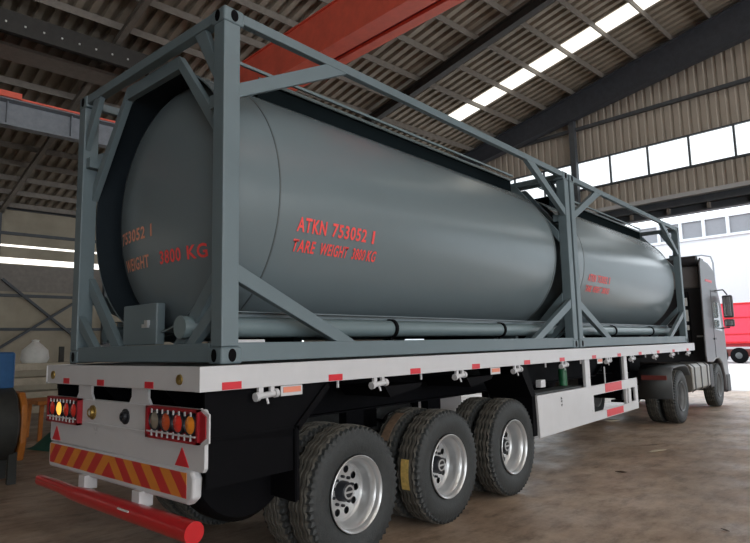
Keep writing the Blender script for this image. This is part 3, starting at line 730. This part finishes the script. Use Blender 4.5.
for sx in (-1, 1):
    MB().prism([(13.80, -.35), (13.92, 1.95), (14.05, 2.09), (14.34, 2.09), (14.34, -.5), (13.84, -.48)], 0, sx*1.21, sx*1.165).build('side_fairing', M['cab'], tk, bevel=.02)
    MB().prism([(15.0, 1.02), (15.62, 1.02), (15.78, .46), (15.84, .26), (15.0, .32)], 0, sx*1.198, sx*1.206).build('side_window', M['glass'], tk)
    MB().bar((sx*1.203, 14.85, -.40), (sx*1.203, 14.85, 1.3), .006, .02, (0, 1, 0)).bar((sx*1.203, 14.85, 1.3), (sx*1.203, 15.6, 1.3), .006, .02).build('door_seam', M['cabdark'], tk)
    MB().box(sx*1.20, sx*1.23, 14.75, 14.95, .05, .09).build('door_handle', M['cabdark'], tk)
    mr = MB().box(sx*1.27, sx*1.51, 15.78, 15.92, .62, 1.22).box(sx*1.27, sx*1.51, 15.78, 15.92, .38, .58).build('mirror_housing', M['cabdark'], tk, bevel=.04, seg=3)
    MB().box(sx*1.30, sx*1.48, 15.765, 15.785, .66, 1.18).box(sx*1.30, sx*1.48, 15.765, 15.785, .41, .55).build('mirror_glass', M['mirror'], mr)
    MB().tube([(sx*1.15, 15.3, 1.32), (sx*1.35, 15.6, 1.36), (sx*1.39, 15.85, 1.24)], .018, 8).tube([(sx*1.19, 15.75, .34), (sx*1.39, 15.85, .36)], .018, 8).build('mirror_arm', M['cabdark'], tk, smooth=True)
    MB().box(sx*1.200, sx*1.206, 14.4, 15.1, 1.52, 1.58).build('red_lettering', M['redtape'], tk)
    # fuel tank / toolbox
    ft = MB().prism([(sx*1.20, -.56), (sx*1.12, -.48), (sx*.62, -.48), (sx*.56, -.55), (sx*.56, -1.04), (sx*.62, -1.10), (sx*1.12, -1.10), (sx*1.20, -1.03)], 1, 12.35, 14.0).build('fuel_tank', M['alu'], tk, bevel=.02)
    for y in (12.55, 13.15, 13.75):
        MB().prism([(sx*1.212, -.555), (sx*1.125, -.468), (sx*.62, -.468), (sx*.62, -.475), (sx*1.12, -.478), (sx*1.203, -.56), (sx*1.203, -1.03), (sx*1.12, -1.103), (sx*1.12, -1.115), (sx*1.212, -1.035)], 1, y-.03, y+.03).build('tank_strap', M['mudgrey'], ft)
    # rear mudguard
    cy, cz, rr = 11.38, -1.105, .66
    arc = [(cy-.86, -1.09), (cy-.86, -.66), (cy-.82, -.54), (cy-.70, -.475), (cy-.3, -.455), (cy+.2, -.455), (cy+.42, -.50), (cy+.62, -.68)]
    q = MB(); outer = [(y-0, z) for y, z in arc]
    A = []
    for (y, z) in outer: A.append((q.bm.verts.new((sx*.60, y, z)), q.bm.verts.new((sx*1.24, y, z))))
    for i in range(len(A)-1): q.bm.faces.new((A[i][0], A[i][1], A[i+1][1], A[i+1][0]))
    mg = q.build('rear_mudguard', M['mudgrey'], tk, smooth=True, angle=50); so = mg.modifiers.new('s', 'SOLIDIFY'); so.thickness = .03
    MB().box(sx*.60, sx*1.24, cy-.84, cy-.80, -1.10, -.62).build('mud_flap', M['mudgrey'], mg)
    MB().box(sx*.68, sx*1.16, cy-.90, cy-.875, -.72, -.63).build('tail_lamp', M['taildull'], mg)
    # front wheel arch lip, bumper step
    MB().box(sx*1.0, sx*1.22, 15.82, 16.27, -1.34, -.86).build('bumper_corner', M['cabdark'], tk, bevel=.05, seg=3)
    MB().box(sx*1.0, sx*1.20, 14.05, 14.40, -1.1, -.55).build('cab_step', M['cabdark'], tk, bevel=.02)
    MB().box(sx*.45, sx*.38, 10.0, 16.0, -.82, -.58).build('frame_rail', K, tk)
    wf = make_wheel(tk, sx*1.02, 15.13, -1.105, sx, 'dullrim')
    make_wheel(tk, sx*1.055, 11.38, -1.105, sx, 'dullrim'); make_wheel(tk, sx*.735, 11.38, -1.105, -sx)
for y in (10.0, 13.0): MB().box(-.38, .38, y, y+.1, -.82, -.58).build('cross_tie', K, tk)
MB().lathe([(-.06, .0005), (-.06, .5), (.0, .5), (.0, .0005)], 2, 32, (0, 11.38, -.24)).box(-.30, .30, 11.0, 11.7, -.60, -.29).build('fifth_wheel', K, tk)
MB().tube([(-.9, 11.38, -1.105), (.9, 11.38, -1.105)], .10, 14).build('rear_axle', K, tk, smooth=True)
MB().tube([(-.9, 15.13, -1.10), (.9, 15.13, -1.10)], .07, 14).build('front_axle', K, tk, smooth=True)
ex = MB().tube([(.78, 14.0, -.3), (.78, 14.0, 1.25)], .10, 16).build('air_intake', M['blackmat'], tk, smooth=True, angle=50)
MB().box(.78, .86, 13.893, 13.905, .3, .42).box(.78, .86, 13.893, 13.905, .52, .80).box(.78, .86, 13.893, 13.905, .9, 1.1).build('warning_decal', M['bag'], ex)
MB().box(.95, 1.1, 14.16, 14.22, .12, .16).build('rear_catch', M['bag'], tk)

# ================================================================== LEFT AISLE CLUTTER
def H(u, v, z=0, rot=0): return HM @ Matrix.Translation((u, v, z)) @ Matrix.Rotation(rot, 4, 'Z')
mc = empty('drum_machine', mw=H(-9.7, 2.0))
tag(mc, 'dark drum machine with a blue top and orange side plate, left edge', 'machine')
MB().lathe([(-.28, .0005), (-.28, .44), (-.24, .50), (.20, .50), (.24, .44), (.24, .0005)], 1, 36, (0, 0, .80)).build('drum', M['darkp'], mc, smooth=True, angle=40)
MB().prism([(-.40, .30), (.30, .30), (.42, .55), (.42, 1.05), (.25, 1.22), (-.40, 1.22)], 1, .25, .33).build('side_plate', M['orangep'], mc, bevel=.02)
MB().box(-.42, .12, -.25, .22, 1.26, 1.78).build('motor_box', M['blue'], mc, bevel=.04, seg=3)
for x, y in ((-.3, -.2), (.25, -.2), (-.3, .2), (.25, .2)): MB().box(x-.05, x+.05, y-.05, y+.05, 0, .42).build('leg', M['darkp'], mc)
rk = empty('profile_rack', mw=H(-15.6, 4.7))
tag(rk, 'low rack of long beige steel profiles behind the left end of the trailer', 'rack')
for yy in (-3.0, 0, 3.0):
    MB().box(-.5, .5, yy-.05, yy+.05, 0, .12).box(.40, .5, yy-.05, yy+.05, 0, 1.5).box(-.5, -.4, yy-.05, yy+.05, 0, 1.9).build('upright', M['darkp'], rk)
    for z in (.40, .72, 1.04, 1.36): MB().box(-.45, .55, yy-.04, yy+.04, z-.05, z).build('arm', M['darkp'], rk)
for i, z in enumerate((.40, .72, 1.04, 1.36)):
    for j in range(4):
        p = MB().box(-.385+j*.20, -.235+j*.20, -3.8+.2*((i*7+j*3) % 5), 3.6-.15*((i+j) % 4), z+.002, z+.162).build('steel_profile', M['beige'], None, bevel=.008)
        p.matrix_world = H(-15.6, 4.7)
        nm = ('lowest', 'second', 'third', 'top')[i]; pl = ('rearmost', 'second from the wall', 'third from the wall', 'frontmost')[j]
        tag(p, 'beige steel profile on the %s rack tier, %s' % (nm, pl), 'steel profile', 'steel profiles on the rack')
sk = MB().lathe([(0, .0005), (0, .26), (.10, .31), (.30, .28), (.42, .16), (.50, .07), (.54, .09), (.56, .0005)], 2, 20).build('white_sack', M['bag'], None, smooth=True)
sk.matrix_world = H(-16.0, 4.1, 1.522); tag(sk, 'tied white sack lying on top of the steel rack', 'sack')
st = empty('orange_stand', mw=H(-13.9, 3.9)); tag(st, 'low orange steel work stand on the floor in front of the profile rack', 'stand')
MB().box(-.5, .6, -.4, .5, .72, .80).build('stand_top', M['orangep'], st, bevel=.01)
for x, y in ((-.42, -.32), (.52, -.32), (-.42, .42), (.52, .42)): MB().bar((x, y, 0), (x*.9, y*.9, .72), .07, .07, (0, 1, 0)).build('leg', M['orangep'], st)
tp = MB()
bm = tp.bm; nn = 14; grid = []
for i in range(nn+1):
    row = []
    for j in range(nn+1):
        a, c = i/nn*2-1, j/nn*2-1; h = max(0, (1-abs(a)**3)*(1-abs(c)**3))*(.34+.06*math.sin(5*a+3*c)+.04*math.sin(11*c-4*a))
        row.append(bm.verts.new((a*.8, c*.55, h+.003)))
    grid.append(row)
for i in range(nn):
    for j in range(nn): bm.faces.new((grid[i][j], grid[i+1][j], grid[i+1][j+1], grid[i][j+1]))
bm.faces.new([grid[i][0] for i in range(nn+1)]+[grid[nn][j] for j in range(1, nn+1)]+[grid[i][nn] for i in range(nn-1, -1, -1)]+[grid[0][j] for j in range(nn-1, 0, -1)])
tpo = tp.build('tarpaulin_bundle', M['teal'], None, smooth=True, angle=70); tpo.matrix_world = H(-12.0, 3.9, 0, .3); tag(tpo, 'crumpled dark teal tarpaulin on the floor beside the orange stand', 'tarpaulin')

# ================================================================== OUTSIDE
fb = empty('factory_building', mw=HM); tag(fb, 'long pale factory hall outside with a grey glazed band under its roof', 'building')
FV = 52
MB().box(-60, 50, FV, FV+10, 0, 9.8).box(-60, 50, FV-.1, FV+10, 11.2, 11.45).build('facade', M['facade'], fb)
gb = MB().box(-60, 50, FV+.05, FV+9, 9.8, 11.2).build('glazed_band', M['facadegrey'], fb)
q = MB(); u = -59
while u < 49: q.box(u-.12, u+.12, FV-.1, FV+.05, 9.8, 11.2); u += 1.75
q.build('mullion', M['facade'], gb)
MB().box(-60, 50, FV-.15, FV+.05, 9.65, 9.85).build('sill', M['facade'], gb)
rt = empty('cargo_trailer', mw=H(-12, 45)); tag(rt, 'bright red high-sided cargo trailer parked outside the hall door', 'trailer')
q = MB().box(-7, 8, 0, 2.4, 1.35, 4.0)
q.build('cargo_body', M['trailerred'], rt)
q = MB()
for k in range(2): q.box(-7, 8, -.03, 0, 1.9+k*1.1, 1.97+k*1.1)
q.box(-7, 8, -.04, 0, 3.9, 4.02).box(-7, 8, -.04, 0, 1.32, 1.44)
q.build('body_rib', M['red'], rt)
MB().box(-7, 8, .1, 2.3, 1.1, 1.34).build('chassis', M['lampred'], rt)
for x in (-5.2, -3.9, -1.0, .2, 1.4, 4.5, 5.8):
    w = MB().lathe([(0, .18), (0, .45), (.03, .52), (.27, .52), (.30, .45), (.30, .0005)], 1, 24, (x, .05, .52)).build('wheel', M['blackmat'], rt, smooth=True, angle=40)
    MB().lathe([(-.005, .0005), (-.01, .2), (.02, .24)], 1, 20, (x, .05, .52)).build('wheel_disc', M['mudgrey'], w, smooth=True)
MB().box(-6.5, 7.5, .25, .32, .45, .95).build('side_skirt', M['taildull'], rt)
lp = empty('lamp_mast', mw=H(-12.6, 40)); tag(lp, 'slender pale lamp mast outside, its arm reaching left above the red trailer', 'lamp post')
MB().tube([(1.2, 0, 0), (1.2, 0, 6.3), (1.1, 0, 6.7), (.6, 0, 6.85), (-1.2, 0, 6.8)], .05, 10).build('mast', M['facadegrey'], lp, smooth=True)
MB().box(-1.9, -1.1, -.12, .12, 6.74, 6.84).build('lamp_head', M['steel'], lp, bevel=.03)

# ================================================================== LITTER ON THE FLOOR
def leaf(name, label, cat, x, y, L, w, rot, m, curl=.25):
    q = MB(); A = []
    for i in range(9):
        t_ = i/8; ww = w*math.sin(PI*min(max(t_, .04), .96)); zz = .006+curl*L*(t_-.5)**2
        A.append([q.bm.verts.new((L*(t_-.5), ww*k/2, zz+abs(k)*ww*.25)) for k in (-1, 0, 1)])
    for i in range(8):
        for k in range(2): q.bm.faces.new((A[i][k], A[i][k+1], A[i+1][k+1], A[i+1][k]))
    o = q.build(name, M[m], None, smooth=True); so = o.modifiers.new('s', 'SOLIDIFY'); so.thickness = .002
    o.location = (x, y, 0); o.rotation_euler = (0, 0, rot); tag(o, label, cat)
leaf('dry_leaf', 'dry brown leaf lying alone midway across the open concrete floor', 'leaf', 1.74, 5.91, .15, .06, .3, 'leafd')
leaf('paper_scrap', 'thin pale paper scrap lying flat on the floor right of the dry leaf', 'paper', 1.68, 7.75, .42, .09, 1.2, 'leaf', .05)
leaf('dead_leaf', 'small dark curled leaf nearest the right bottom corner of the photo', 'leaf', 3.31, 4.0, .10, .03, -.6, 'leafd')
leaf('plastic_scrap', 'yellowish plastic scrap on the floor under the end of the white side guard', 'scrap', -.10, 10.9, .40, .16, .9, 'leaf', .3)
leaf('twig', 'thin dark twig on the floor behind the pale paper scrap', 'twig', 1.45, 8.3, .5, .02, 1.0, 'leafd', .08)
q = MB()
pts = [(2.02, 2.5), (2.07, 2.76), (2.10, 3.2), (2.09, 3.6), (2.16, 4.07), (2.17, 4.5), (2.25, 5.0)]
for i in range(len(pts)-1): q.bar((pts[i][0], pts[i][1], .0005), (pts[i+1][0], pts[i+1][1], .0005), .012, .002)
q.build('floor_crack', M['leafd'], None).parent = floor
